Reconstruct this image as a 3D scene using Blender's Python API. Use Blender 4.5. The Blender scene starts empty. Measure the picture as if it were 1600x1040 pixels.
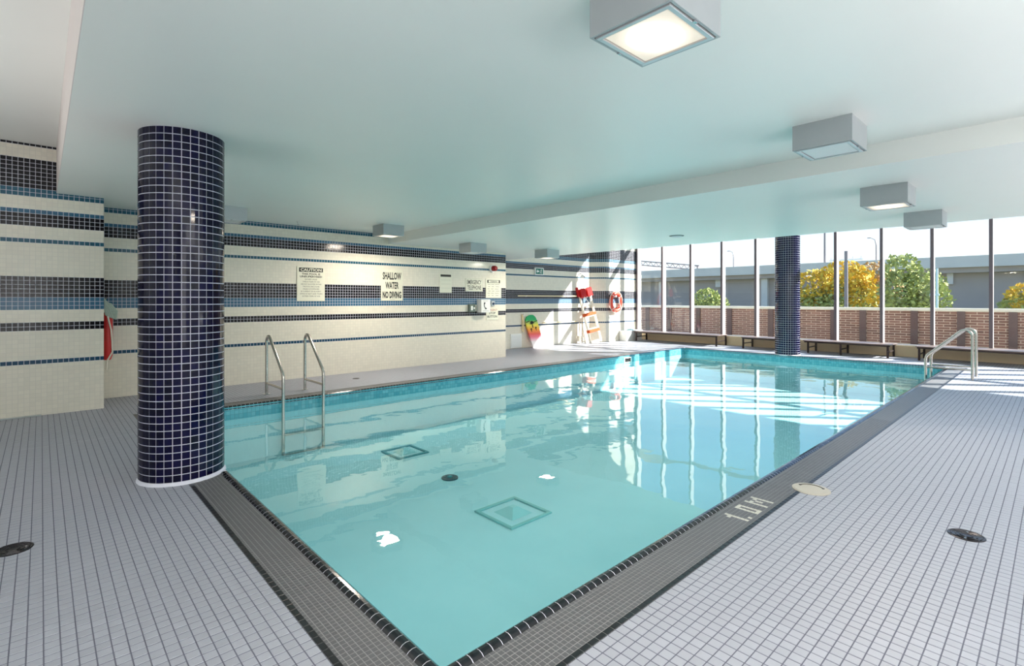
import bpy, bmesh, math, random
import numpy as np
from mathutils import Vector, Matrix
random.seed(7); rng = np.random.default_rng(7)
sc = bpy.context.scene
C = sc.collection
PI = math.pi

# ---------------------------------------------------------------- camera
XH = 1168.30; RX, RY = 857/XH, -794/XH      # camera right in world
FX, FY = 794/XH, 857/XH                     # camera forward in world
cd = bpy.data.cameras.new('camera'); cam = bpy.data.objects.new('camera', cd); C.objects.link(cam)
cd.sensor_fit = 'HORIZONTAL'; cd.sensor_width = 36.0; cd.lens = 36.0*794/1600
cd.shift_x = 0.0; cd.shift_y = -(520-467.5)/1600.0
cd.clip_start = 0.05; cd.clip_end = 1000
cam.matrix_world = Matrix(((RX, 0, -FX, 0), (RY, 0, -FY, 0), (0, 1, 0, 1.4), (0, 0, 0, 1)))
sc.camera = cam
# ---------------------------------------------------------------- world, sun, exposure
sc.view_settings.view_transform = 'Standard'; sc.view_settings.look = 'None'
sc.view_settings.exposure = 0.24; sc.view_settings.gamma = 1.0
sc.view_settings.use_curve_mapping = False
w = bpy.data.worlds.new('world'); sc.world = w; w.use_nodes = True
nt = w.node_tree; nt.nodes.clear()
tc = nt.nodes.new('ShaderNodeTexCoord'); sp = nt.nodes.new('ShaderNodeSeparateXYZ'); rp = nt.nodes.new('ShaderNodeValToRGB')
bg = nt.nodes.new('ShaderNodeBackground'); ow = nt.nodes.new('ShaderNodeOutputWorld')
nt.links.new(tc.outputs['Generated'], sp.inputs[0]); nt.links.new(sp.outputs['Z'], rp.inputs[0])
nt.links.new(rp.outputs[0], bg.inputs[0]); nt.links.new(bg.outputs[0], ow.inputs[0])
el = rp.color_ramp.elements
el[0].position = 0.0; el[0].color = (.88, .96, 1, 1)
el[1].position = 1.0; el[1].color = (.18, .42, .85, 1)
e = el.new(.06); e.color = (.86, .95, 1, 1)
e = el.new(.15); e.color = (.64, .82, 1, 1)
e = el.new(.25); e.color = (.36, .60, 1, 1)
e = el.new(.5); e.color = (.22, .45, .92, 1)
bg.inputs[1].default_value = 1.3
SUN_EL = math.radians(32.9)
sd = bpy.data.lights.new('sun', 'SUN'); sd.energy = 19.0; sd.angle = math.radians(.53); sd.color = (1, .95, .88)
so = bpy.data.objects.new('sun', sd); C.objects.link(so)
to_sun = Vector((.648*math.cos(SUN_EL), -.762*math.cos(SUN_EL), math.sin(SUN_EL)))
so.rotation_euler = to_sun.to_track_quat('Z', 'Y').to_euler(); so.location = (30, -20, 25)
def area(name, loc, rot, size, energy, col=(1, 1, 1), sy=None, spread=180):
    l = bpy.data.lights.new(name, 'AREA'); l.energy = energy; l.color = col; l.size = size
    l.spread = math.radians(spread)
    if sy: l.shape = 'RECTANGLE'; l.size_y = sy
    o = bpy.data.objects.new(name, l); C.objects.link(o); o.location = loc; o.rotation_euler = rot
    return o
# added fill lights out of view, no known lamps, brightening ceiling and walls
area('up_fill', (-1.9, -1.2, .9), (PI, 0, 0), 2.6, 120, (1, .98, .97), spread=152)
area('up_fill', (-2.4, 5.2, .9), (PI, 0, 0), 2.4, 48, (1, .98, .97), spread=152)
area('up_fill', (2.2, -3.6, .9), (PI, 0, 0), 3.0, 300, (1, .98, .97), spread=152)
area('up_fill', (7.4, -3.8, .9), (PI, 0, 0), 3.0, 260, (1, .98, .97))
area('side_fill', (-1.0, -5.0, 1.6), (PI/2, 0, 0), 2.4, 45, (1, .98, .96))

# ---------------------------------------------------------------- node helpers
class N:
    def __init__(s, name):
        s.m = bpy.data.materials.new(name); s.m.use_nodes = True; s.t = s.m.node_tree; s.t.nodes.clear()
        s.out = s.t.nodes.new('ShaderNodeOutputMaterial')
    def n(s, ty, **k):
        x = s.t.nodes.new(ty)
        for a, b in k.items(): setattr(x, a, b)
        return x
    def l(s, a, b): s.t.links.new(a, b)
    def set(s, sock, v):
        if hasattr(v, 'links') or isinstance(v, bpy.types.NodeSocket): s.l(v, sock)
        else:
            if isinstance(v, (tuple, list)) and len(v) == 3 and len(sock.default_value) == 4: v = (*v, 1)
            sock.default_value = v
    def m_(s, op, a, b=None, c=None):
        x = s.n('ShaderNodeMath', operation=op)
        s.set(x.inputs[0], a)
        if b is not None: s.set(x.inputs[1], b)
        if c is not None: s.set(x.inputs[2], c)
        return x.outputs[0]
    def mix(s, f, a, b, mode='MIX'):
        x = s.n('ShaderNodeMix', data_type='RGBA', blend_type=mode)
        s.set(x.inputs[0], f); s.set(x.inputs[6], a); s.set(x.inputs[7], b)
        return x.outputs[2]
    def ramp(s, f, stops, interp='LINEAR'):
        x = s.n('ShaderNodeValToRGB'); x.color_ramp.interpolation = interp
        e = x.color_ramp.elements
        e[0].position, e[0].color = stops[0][0], (*stops[0][1], 1)
        e[1].position, e[1].color = stops[1][0], (*stops[1][1], 1)
        for p, c in stops[2:]:
            q = e.new(p); q.color = (*c, 1)
        s.set(x.inputs[0], f); return x.outputs[0]
    def noise(s, vec, scale, detail=2.0, rough=.5):
        x = s.n('ShaderNodeTexNoise'); x.inputs['Scale'].default_value = scale; x.inputs['Detail'].default_value = detail
        x.inputs['Roughness'].default_value = rough
        if vec is not None: s.l(vec, x.inputs['Vector'])
        return x.outputs['Fac']
    def white(s, vec):
        x = s.n('ShaderNodeTexWhiteNoise', noise_dimensions='3D'); s.l(vec, x.inputs['Vector']); return x.outputs['Value']
    def comb(s, a, b, c=0.0):
        x = s.n('ShaderNodeCombineXYZ'); s.set(x.inputs[0], a); s.set(x.inputs[1], b); s.set(x.inputs[2], c); return x.outputs[0]
    def pos(s):
        g = s.n('ShaderNodeNewGeometry'); q = s.n('ShaderNodeSeparateXYZ'); s.l(g.outputs['Position'], q.inputs[0])
        return g.outputs['Position'], q.outputs
    def obj(s):
        return s.n('ShaderNodeTexCoord').outputs['Object']
    def bsdf(s, col, rough=.5, metal=0.0, spec=.5, bump=None, bs=.3, bd=.01, emit=None, es=0, coat=0):
        b = s.n('ShaderNodeBsdfPrincipled')
        s.set(b.inputs['Base Color'], col); s.set(b.inputs['Roughness'], rough); s.set(b.inputs['Metallic'], metal)
        b.inputs['Specular IOR Level'].default_value = spec; b.inputs['Coat Weight'].default_value = coat
        if emit is not None: s.set(b.inputs['Emission Color'], emit); s.set(b.inputs['Emission Strength'], es)
        if bump is not None:
            u = s.n('ShaderNodeBump'); u.inputs['Strength'].default_value = bs; u.inputs['Distance'].default_value = bd
            s.l(bump, u.inputs['Height']); s.l(u.outputs[0], b.inputs['Normal'])
        s.l(b.outputs[0], s.out.inputs[0]); return s.m
def srgb(r, g, b):
    f = lambda c: (c/255/12.92) if c/255 <= .04045 else ((c/255+.055)/1.055)**2.4
    return (f(r), f(g), f(b))
def plain(name, col, rough=.5, metal=0.0, var=.06, scale=12, spec=.5, bump=0.0, **k):
    s = N(name); o = s.obj(); nz = s.noise(o, scale, 3)
    dark = tuple(c*(1-var) for c in col); lite = tuple(min(1, c*(1+var)) for c in col)
    c = s.mix(nz, dark, lite)
    return s.bsdf(c, rough, metal, spec, bump=nz if bump else None, bs=bump, bd=.002, **k)

P = .0502                                    # wall tile pitch
CREAM = srgb(226, 220, 205); DARK = srgb(4, 3, 16); BLUE = srgb(54, 98, 126); TEAL = srgb(40, 88, 108); BLK = srgb(20, 20, 26)
GROUT_W = srgb(205, 205, 214)
# rows (from, to, colour) counted up the wall
BANDS = [(11, 12, srgb(34, 70, 96)), (19, 21, DARK), (25, 27, BLUE), (27, 32, DARK), (40, 41, TEAL), (44, 47, DARK), (47, 48, BLUE),
         (51, 53, TEAL), (53, 60, DARK), (63, 64, BLK)]
def wall_tiles(name, axis):
    s = N(name); _, q = s.pos()
    u = s.m_('DIVIDE', q[axis], P); v = s.m_('DIVIDE', s.m_('SUBTRACT', q['Z'], .019), P)
    fu = s.m_('FLOOR', u); fv = s.m_('FLOOR', v)
    TOT = 100.0
    stops = [(0.0, CREAM)]; 
    prev = 0
    for a, b, c in BANDS:
        if stops[-1][0] != (a+.01)/TOT: stops.append((max(0, (a-.01)/TOT), c))
        else: stops[-1] = ((a-.01)/TOT, c)
        nxt = [x for x in BANDS if x[0] == b]
        if not nxt: stops.append(((b-.01)/TOT, CREAM))
    col = s.ramp(s.m_('DIVIDE', fv, TOT), stops, 'CONSTANT')
    isd = s.ramp(s.m_('DIVIDE', fv, TOT), [(p, (0, 0, 0) if c == CREAM else (1, 1, 1)) for p, c in stops], 'CONSTANT')
    wn = s.white(s.comb(fu, fv))
    val = s.m_('MULTIPLY_ADD', wn, .07, .965)
    hsv = s.n('ShaderNodeHueSaturation'); s.l(val, hsv.inputs['Value']); s.l(col, hsv.inputs['Color'])
    gu = s.m_('ABSOLUTE', s.m_('SUBTRACT', s.m_('FRACT', u), .5)); gv = s.m_('ABSOLUTE', s.m_('SUBTRACT', s.m_('FRACT', v), .5))
    g = s.m_('GREATER_THAN', s.m_('MAXIMUM', gu, gv), .455)
    gc = s.mix(isd, srgb(212, 207, 194), GROUT_W)
    c = s.mix(g, hsv.outputs[0], gc)
    r = s.m_('MULTIPLY_ADD', g, .5, .14)
    return s.bsdf(c, r, 0, .28, bump=s.m_('SUBTRACT', 1.0, g), bs=.08, bd=.002)
M_WX = wall_tiles('wall tile along the pool', 'X'); M_WY = wall_tiles('wall tile across the pool', 'Y')
def floor_grid(name, pitch, ox, oy, tile, grout, gap, var, rough, rg=.8, bs=.3):
    s = N(name); p, q = s.pos()
    u = s.m_('DIVIDE', s.m_('SUBTRACT', q['X'], ox), pitch); v = s.m_('DIVIDE', s.m_('SUBTRACT', q['Y'], oy), pitch)
    wn = s.white(s.comb(s.m_('FLOOR', u), s.m_('FLOOR', v)))
    gu = s.m_('ABSOLUTE', s.m_('SUBTRACT', s.m_('FRACT', u), .5)); gv = s.m_('ABSOLUTE', s.m_('SUBTRACT', s.m_('FRACT', v), .5))
    g = s.m_('GREATER_THAN', s.m_('MAXIMUM', gu, gv), .5-gap/pitch/2)
    t = s.mix(wn, tuple(c*(1-var) for c in tile), tuple(min(1, c*(1+var)) for c in tile))
    t = s.mix(s.m_('MULTIPLY', s.noise(p, 1.3, 4), .25), t, tuple(c*.8 for c in tile))
    return s.bsdf(s.mix(g, t, grout), s.m_('MULTIPLY_ADD', g, rg-rough, rough), 0, .5)
DP = .0508; DOX, DOY = .82, 1.285
DECK = srgb(162, 165, 176); DGR = srgb(96, 98, 112)
M_DECK = floor_grid('deck tile field', DP, DOX, DOY, DECK, DGR, .0045, .05, .46)
def single_tile(name, col, var, rough, spec=.5):
    s = N(name); oi = s.n('ShaderNodeObjectInfo'); p, _ = s.pos()
    wn = s.white(s.comb(s.m_('FLOOR', s.m_('MULTIPLY', _['X'], 1/.0254)), s.m_('FLOOR', s.m_('MULTIPLY', _['Y'], 1/.0254)), s.m_('FLOOR', s.m_('MULTIPLY', _['Z'], 1/.056))))
    t = s.mix(oi.outputs['Random'], tuple(c*(1-var) for c in col), tuple(min(1, c*(1+var)) for c in col))
    t = s.mix(s.m_('MULTIPLY', wn, .3), t, tuple(c*(1-var) for c in col))
    nz = s.noise(p, 60, 2)
    return s.bsdf(t, rough, 0, spec, bump=nz, bs=.05, bd=.001)
M_DTILE = single_tile('glazed deck tile', DECK, .05, .46)
M_GROUT = plain('grey grout', DGR, .85)
M_CTILE = single_tile('cobalt mosaic tile', srgb(8, 7, 46), .4, .08, .28)
M_CGROUT = plain('white grout', srgb(214, 216, 228), .8)
M_NOSE = single_tile('black bullnose tile', srgb(22, 24, 30), .3, .14, .6)
M_MOS = single_tile('grey mosaic tile', srgb(92, 92, 96), .16, .42)
M_MOSW = plain('white mosaic tile', srgb(196, 194, 184), .4)
M_MOSG = floor_grid('grey mosaic field', .0256, 0.864, 1.315, srgb(92, 92, 96), srgb(146, 146, 146), .003, .12, .42)
M_MOSGR = plain('mosaic grout', srgb(140, 140, 142), .8)
M_BLKS = plain('black edge tile', srgb(24, 25, 30), .3)
M_WHITE = plain('white ceiling paint', srgb(238, 240, 235), .34, var=.015, scale=2, spec=.35)
M_WPAINT = plain('white painted wall', srgb(228, 230, 228), .6, var=.02)
M_SOFF = plain('soffit edge paint', srgb(226, 216, 212), .5, var=.02)
M_SILL = plain('beige sill wall', srgb(226, 204, 168), .55, var=.03)
M_FRAME = plain('light aluminium frame', srgb(205, 202, 204), .35, .35, var=.03)
M_STEEL = plain('brushed stainless steel', srgb(196, 190, 182), .24, 1.0, var=.05, scale=40)
M_CHROME = plain('bright chrome', srgb(215, 215, 215), .12, 1.0, var=.03)
M_ALU = plain('silver painted metal', srgb(176, 182, 184), .45, .25, var=.04)
M_ALUT = plain('silver trim', srgb(208, 210, 212), .3, .5, var=.03)
M_DKMET = plain('dark bronze steel', srgb(52, 36, 34), .45, .3, var=.1)
M_BTOP = plain('brown wooden bench board', srgb(120, 104, 98), .4, var=.12, scale=6)
M_SIGN = plain('cream sign plate', srgb(224, 222, 204), .4, var=.02)
M_SIGNK = plain('black sign print', srgb(30, 30, 28), .6)
M_SIGNG = plain('grey sign print', srgb(140, 140, 128), .6)
M_SIGNR = plain('faded red print', srgb(176, 120, 100), .6)
M_WPL = plain('white plastic', srgb(236, 236, 232), .35, var=.02)
M_RED = plain('red plastic', srgb(196, 30, 30), .35, var=.08)
M_REDT = plain('dark red lens', srgb(140, 14, 22), .15, var=.1)
M_ORR = plain('orange red ring vinyl', srgb(226, 78, 58), .4, var=.08)
M_ORANGE = plain('orange strap webbing', srgb(206, 84, 26), .7, var=.1)
M_ROPE = plain('off white rope', srgb(232, 228, 216), .8, var=.08, scale=80)
M_ROPEG = plain('grey green rope', srgb(176, 190, 178), .8, var=.15, scale=80)
M_CREAMP = plain('cream pole', srgb(226, 205, 160), .45, var=.05)
M_BEIGE = plain('beige lid plastic', srgb(184, 178, 166), .5, var=.03)
M_BLACK = plain('black plastic', srgb(20, 18, 20), .4)
M_GREEN = plain('exit green', srgb(30, 110, 92), .4)
M_CYAN = plain('light blue towel cloth', srgb(176, 214, 222), .9, var=.08, bump=.4)
M_NAVY = plain('navy push button', srgb(30, 50, 80), .3)
M_ASPH = plain('grey terrace paving', srgb(150, 146, 140), .8, var=.1, scale=3)
M_BRICK = single_tile('brown brick', srgb(150, 112, 98), .22, .85, .2)
M_MORT = plain('pale mortar', srgb(232, 212, 192), .9, var=.05)
M_COPE = plain('cream coping stone', srgb(236, 228, 206), .6, var=.03)
M_CONC = plain('grey highway concrete', srgb(206, 200, 192), .8, var=.12, scale=.3)
M_CONCD = plain('dark concrete abutment', srgb(166, 154, 146), .85, var=.15, scale=.25)
M_GROUND = plain('grass ground', srgb(110, 116, 84), .95, var=.25, scale=.2)
M_POLE = plain('grey metal pole', srgb(120, 116, 120), .5, .3)
M_POLEB = plain('pale blue pole', srgb(180, 208, 212), .5)
M_BARK = plain('tree bark', srgb(88, 72, 60), .9, var=.3)

def leaf_mat(name, a, b):
    s = N(name); p, q = s.pos(); wn = s.noise(p, 2.2, 3)
    w2 = s.white(s.comb(s.m_('FLOOR', s.m_('MULTIPLY', q['X'], 7)), s.m_('FLOOR', s.m_('MULTIPLY', q['Y'], 7)), s.m_('FLOOR', s.m_('MULTIPLY', q['Z'], 7))))
    c = s.mix(s.m_('MULTIPLY_ADD', w2, .5, s.m_('MULTIPLY', wn, .5)), a, b)
    return s.bsdf(c, .7, 0, .2)
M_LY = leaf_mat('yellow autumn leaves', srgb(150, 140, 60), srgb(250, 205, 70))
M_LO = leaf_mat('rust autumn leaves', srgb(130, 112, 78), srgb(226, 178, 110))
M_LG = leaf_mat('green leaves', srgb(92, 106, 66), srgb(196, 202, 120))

# lamp lens: hot centre fading to a tan frosted rim
def lens_mat(name, on):
    if not on: return plain(name, srgb(222, 224, 224), .3, var=.02)
    s = N(name); o = s.n('ShaderNodeTexCoord').outputs['Object']
    q = s.n('ShaderNodeSeparateXYZ'); s.l(o, q.inputs[0])
    d = s.m_('SQRT', s.m_('ADD', s.m_('POWER', s.m_('MULTIPLY', q.outputs[0], 5.2), 2.0), s.m_('POWER', s.m_('MULTIPLY', q.outputs[1], 6.2), 2.0)))
    st = s.ramp(d, [(0, (1, 1, 1)), (1, (.13, .13, .13)), (.55, (.65, .65, .65)), (.8, (.2, .2, .2))], 'EASE')
    bw = s.n('ShaderNodeRGBToBW'); s.l(st, bw.inputs[0])
    return s.bsdf((.8, .75, .68), .3, 0, .5, emit=srgb(255, 228, 196), es=s.m_('MULTIPLY', bw.outputs[0], 2.6))
M_LENS = lens_mat('lit frosted lens', True); M_LENSO = lens_mat('unlit frosted lens', False)

# pool finishes
def pool_plaster():
    s = N('aqua pool plaster'); p, q = s.pos()
    nz = s.noise(p, 1.4, 4); n2 = s.noise(p, 14, 3)
    c = s.mix(nz, srgb(158, 212, 220), srgb(180, 228, 234)); c = s.mix(s.m_('MULTIPLY', n2, .2), c, srgb(150, 208, 216))
    return s.bsdf(c, .7, 0, .2)
M_PLASTER = pool_plaster()
def band_tiles():
    s = N('turquoise waterline tile'); p, q = s.pos()
    def line(a, pitch, gap):
        f = s.m_('ABSOLUTE', s.m_('SUBTRACT', s.m_('FRACT', s.m_('DIVIDE', a, pitch)), .5)); return s.m_('GREATER_THAN', f, .5-gap/pitch/2)
    h = s.m_('ADD', q['X'], q['Y'])
    g = s.m_('MAXIMUM', line(h, .0508, .004), line(q['Z'], .0508, .004))
    wn = s.white(s.comb(s.m_('FLOOR', s.m_('DIVIDE', h, .0508)), s.m_('FLOOR', s.m_('DIVIDE', q['Z'], .0508))))
    t = s.mix(wn, srgb(70, 160, 178), srgb(104, 186, 200))
    return s.bsdf(s.mix(g, t, srgb(70, 140, 154)), .2, 0, .5)
M_BAND = band_tiles()
def water_mat():
    s = N('pool water'); p, q = s.pos()
    mp = s.n('ShaderNodeMapping'); s.l(p, mp.inputs[0]); mp.inputs['Scale'].default_value = (1.0, 1.0, 1.0)
    n1 = s.noise(mp.outputs[0], 1.1, 2, .45); n2 = s.noise(mp.outputs[0], 4.0, 2, .5)
    h = s.m_('MULTIPLY_ADD', n2, .12, n1)
    bu = s.n('ShaderNodeBump'); bu.inputs['Strength'].default_value = .10; bu.inputs['Distance'].default_value = .08; s.l(h, bu.inputs['Height'])
    fr = s.n('ShaderNodeFresnel'); fr.inputs['IOR'].default_value = 1.36; s.l(bu.outputs[0], fr.inputs['Normal'])
    tr = s.n('ShaderNodeBsdfTransparent'); tr.inputs[0].default_value = (.88, .98, .98, 1)
    gl = s.n('ShaderNodeBsdfGlossy'); gl.inputs['Roughness'].default_value = .0; gl.inputs['Color'].default_value = (.97, 1, 1, 1)
    s.l(bu.outputs[0], gl.inputs['Normal'])
    gb = s.n('ShaderNodeNewGeometry')           # seen from inside the medium the sheet only transmits
    fk = s.m_('MULTIPLY', fr.outputs[0], s.m_('SUBTRACT', 1.0, gb.outputs['Backfacing']))
    mx = s.n('ShaderNodeMixShader'); s.l(fk, mx.inputs[0]); s.l(tr.outputs[0], mx.inputs[1]); s.l(gl.outputs[0], mx.inputs[2])
    s.l(mx.outputs[0], s.out.inputs[0]); return s.m
M_WATER = water_mat()
def glass_mat():
    s = N('window glass')
    fr = s.n('ShaderNodeFresnel'); fr.inputs['IOR'].default_value = 1.5
    tr = s.n('ShaderNodeBsdfTransparent'); tr.inputs[0].default_value = (.95, .97, .97, 1)
    gl = s.n('ShaderNodeBsdfGlossy'); gl.inputs['Roughness'].default_value = .0
    gb = s.n('ShaderNodeNewGeometry')           # seen from inside the medium the sheet only transmits
    fk = s.m_('MULTIPLY', fr.outputs[0], s.m_('SUBTRACT', 1.0, gb.outputs['Backfacing']))
    mx = s.n('ShaderNodeMixShader'); s.l(fk, mx.inputs[0]); s.l(tr.outputs[0], mx.inputs[1]); s.l(gl.outputs[0], mx.inputs[2])
    s.l(mx.outputs[0], s.out.inputs[0]); return s.m
M_GLASS = glass_mat()

# ---------------------------------------------------------------- mesh helpers
class MB:
    def __init__(s): s.v = []; s.f = []
    def add(s, vs, fs):
        k = len(s.v); s.v += [tuple(v) for v in vs]; s.f += [tuple(i+k for i in f) for f in fs]; return s
    def box(s, x0, x1, y0, y1, z0, z1):
        return s.add([(x0, y0, z0), (x1, y0, z0), (x1, y1, z0), (x0, y1, z0), (x0, y0, z1), (x1, y0, z1), (x1, y1, z1), (x0, y1, z1)],
                     [(0, 3, 2, 1), (4, 5, 6, 7), (0, 1, 5, 4), (1, 2, 6, 5), (2, 3, 7, 6), (3, 0, 4, 7)])
    def cbox(s, x0, x1, y0, y1, z0, z1, b=.004):        # box with chamfered edges
        xs = (x0, x0+b, x1-b, x1); ys = (y0, y0+b, y1-b, y1)
        def ring(z, i):
            a, c = (xs[0], xs[3]) if i == 0 else (xs[1], xs[2]); e, f = (ys[0], ys[3]) if i == 0 else (ys[1], ys[2])
            return [(a, e, z), (c, e, z), (c, f, z), (a, f, z)]
        vs = ring(z0, 1)+ring(z0+b, 0)+ring(z1-b, 0)+ring(z1, 1)
        fs = [(0, 3, 2, 1), (12, 13, 14, 15)]
        for k in (0, 4, 8):
            for i in range(4): j = (i+1) % 4; fs.append((k+i, k+j, k+4+j, k+4+i))
        return s.add(vs, fs)
    def tile(s, cx, cy, wx, wy, z0, z1, b=.0012):
        x0, x1, y0, y1 = cx-wx/2, cx+wx/2, cy-wy/2, cy+wy/2
        vs = [(x0, y0, z0), (x1, y0, z0), (x1, y1, z0), (x0, y1, z0), (x0, y0, z1-b), (x1, y0, z1-b), (x1, y1, z1-b), (x0, y1, z1-b),
              (x0+b, y0+b, z1), (x1-b, y0+b, z1), (x1-b, y1-b, z1), (x0+b, y1-b, z1)]
        fs = [(8, 9, 10, 11)]
        for k in (0, 4):
            for i in range(4): j = (i+1) % 4; fs.append((k+i, k+j, k+4+j, k+4+i))
        return s.add(vs, fs)
    def tube(s, pts, r, n=10, closed=False, caps=True):
        pts = [Vector(p) for p in pts]; m = len(pts); rs = r if isinstance(r, (list, tuple)) else [r]*m
        vs = []; ref = None
        for i, p in enumerate(pts):
            if closed: t = pts[(i+1) % m]-pts[i-1]
            else: t = pts[min(i+1, m-1)]-pts[max(i-1, 0)]
            t.normalize()
            if ref is None:
                ref = t.orthogonal().normalized()
            ref = (ref-t*ref.dot(t)).normalized(); b = t.cross(ref)
            for k in range(n):
                a = 2*PI*k/n; vs.append(p+(ref*math.cos(a)+b*math.sin(a))*rs[i])
        fs = []
        for i in range(m if closed else m-1):
            j = (i+1) % m
            for k in range(n): q = (k+1) % n; fs.append((i*n+k, i*n+q, j*n+q, j*n+k))
        if caps and not closed:
            fs.append(tuple(range(n-1, -1, -1))); fs.append(tuple((m-1)*n+k for k in range(n)))
        return s.add(vs, fs)
    def lathe(s, prof, n=24, c=(0, 0, 0), axis='z'):
        vs = []; fs = []
        for (r, z) in prof:
            for k in range(n):
                a = 2*PI*k/n; p = (r*math.cos(a), r*math.sin(a), z)
                if axis == 'y': p = (p[0], -p[2], p[1])     # outward along -Y
                vs.append((p[0]+c[0], p[1]+c[1], p[2]+c[2]))
        for i in range(len(prof)-1):
            for k in range(n): q = (k+1) % n; fs.append((i*n+k, i*n+q, (i+1)*n+q, (i+1)*n+k))
        fs.append(tuple(range(n-1, -1, -1))); fs.append(tuple((len(prof)-1)*n+k for k in range(n)))
        return s.add(vs, fs)
    def xf(s, M, start=0):
        for i in range(start, len(s.v)): s.v[i] = tuple(M @ Vector(s.v[i]))
        return s
    def mesh(s, name, mat, smooth=False):
        me = bpy.data.meshes.new(name); me.from_pydata(s.v, [], s.f); me.validate()
        bm = bmesh.new(); bm.from_mesh(me); bmesh.ops.recalc_face_normals(bm, faces=bm.faces) if len(s.f) < 60000 else None; bm.to_mesh(me); bm.free()
        for m in (mat if isinstance(mat, (list, tuple)) else [mat]): me.materials.append(m)
        if smooth:
            me.polygons.foreach_set('use_smooth', [True]*len(me.polygons))
            try: me.set_sharp_from_angle(angle=math.radians(40))
            except Exception: pass
        return me
    def build(s, name, mat, parent=None, loc=None, smooth=False):
        o = bpy.data.objects.new(name, s.mesh(name, mat, smooth)); C.objects.link(o)
        if parent is not None: o.parent = parent
        if loc is not None: o.location = loc
        return o
def tag(o, label, cat=None, group=None, kind=None):
    if label: o['label'] = label
    if cat: o['category'] = cat
    if group: o['group'] = group
    if kind: o['kind'] = kind
    return o
def empty(name, loc=(0, 0, 0), rz=0):
    o = bpy.data.objects.new(name, None); C.objects.link(o); o.location = loc; o.rotation_euler = (0, 0, rz); o.empty_display_size = .1
    return o
def inst(me, name, parent, loc, rot=None):
    o = bpy.data.objects.new(name, me); C.objects.link(o); o.parent = parent; o.location = loc
    if rot: o.rotation_euler = rot
    return o
def copy_tree(o, parent=None):
    c = o.copy(); C.objects.link(c); c.parent = parent
    for ch in list(o.children): copy_tree(ch, c)
    return c
def arc(c, u, v, r, a0, a1, n):
    c, u, v = Vector(c), Vector(u), Vector(v)
    return [c+u*(r*math.cos(a0+(a1-a0)*i/n))+v*(r*math.sin(a0+(a1-a0)*i/n)) for i in range(n+1)]
def text_mesh(body, width, height, mat, name, parent, loc, rot, depth=.001, bold=0.0, name_part=None):
    cu = bpy.data.curves.new(name, 'FONT'); cu.body = body; cu.align_x = 'CENTER'; cu.align_y = 'CENTER'; cu.size = 1.0
    cu.offset = bold; cu.resolution_u = 2; cu.space_line = .9
    o = bpy.data.objects.new(name, cu); C.objects.link(o)
    dg = bpy.context.evaluated_depsgraph_get(); dg.update()
    me = bpy.data.meshes.new_from_object(o.evaluated_get(dg)); bpy.data.objects.remove(o)
    co = np.array([v.co[:] for v in me.vertices]); mn, mx = co.min(0), co.max(0)
    for v in me.vertices:
        v.co.x = (v.co.x-(mn[0]+mx[0])/2)*width/(mx[0]-mn[0]); v.co.y = (v.co.y-(mn[1]+mx[1])/2)*height/(mx[1]-mn[1]); v.co.z = 0
    me.materials.clear(); me.materials.append(mat); me.name = name
    p = bpy.data.objects.new(name, me); C.objects.link(p); p.parent = parent; p.location = loc; p.rotation_euler = rot
    return p
def proj(x, y, z):
    c = x*FX+y*FY; r = x*RX+y*RY
    return 800+794*r/c, 467.5+794*(1.4-z)/c, c

# ================================================================ SETTING
X1, X2, Y1, Y2 = 1.12, 13.57, 1.60, 7.34          # pool opening
CX0, CY0, CX1, CY1 = .82, 1.285, 13.87, 7.655     # coping outer edge
XW = 15.5; ZW = -.14; ZF = -.74
YA, YM, YR, YP, XJ, XK, XP = 8.37, 9.18, 10.55, 10.16, .59, 8.30, 13.62
# ---- floor
floor = empty('floor'); tag(floor, 'light grey small square tiled pool deck floor', 'floor', kind='structure')
fb = MB()
for (x0, x1, y0, y1) in [(-4, CX0, -7.0, YR+.1), (CX0, XW, -7.0, CY0), (CX0, XW, CY1, YR+.1), (CX1, XW, CY0, CY1)]:
    fb.box(x0, x1, y0, y1, -.12, -.0012)
fb.build('deck_field', M_DECK, floor)
COLS = [(.835, 4.80, .293), (13.86, 4.70, .283)]
discs = [(-.117, 3.99, .092), (4.03, .38, .092), (4.165, 1.25, .125)]
cells = []
i0, i1 = int((-.6-DOX)/DP)-1, int((7.5-DOX)/DP); j0, j1 = int((-1.0-DOY)/DP), int((6.6-DOY)/DP)
for i in range(i0, i1):
    for j in range(j0, j1):
        x = DOX+(i+.5)*DP; y = DOY+(j+.5)*DP
        if x > CX0-.001 and y > CY0-.001: continue
        c = x*FX+y*FY
        if c < 1.7 or c > 5.6: continue
        u, v, c = proj(x, y, 0)
        if u < -60 or u > 1660 or v > 1090: continue
        if any((x-a)**2+(y-b)**2 < (r+.012)**2 for a, b, r in discs) or (x-.835)**2+(y-4.8)**2 < .31**2: continue
        inside = 0 < u < 1600 and v < 1038
        cells.append((0 if inside else 1, c, x, y))
cells.sort()
me = MB().tile(0, 0, DP-.0045, DP-.0045, -.004, 0).mesh('tile', M_DTILE)
for k in cells[:300]: inst(me, 'tile', floor, (k[2], k[3], random.uniform(-.0004, .0004)))
tb = MB()
for k in cells[300:]: tb.tile(k[2], k[3], DP-.0045, DP-.0045, -.004, random.uniform(-.0004, .0004))
tag(tb.build('deck_tiles', M_DTILE, floor), None, kind='stuff')

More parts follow.
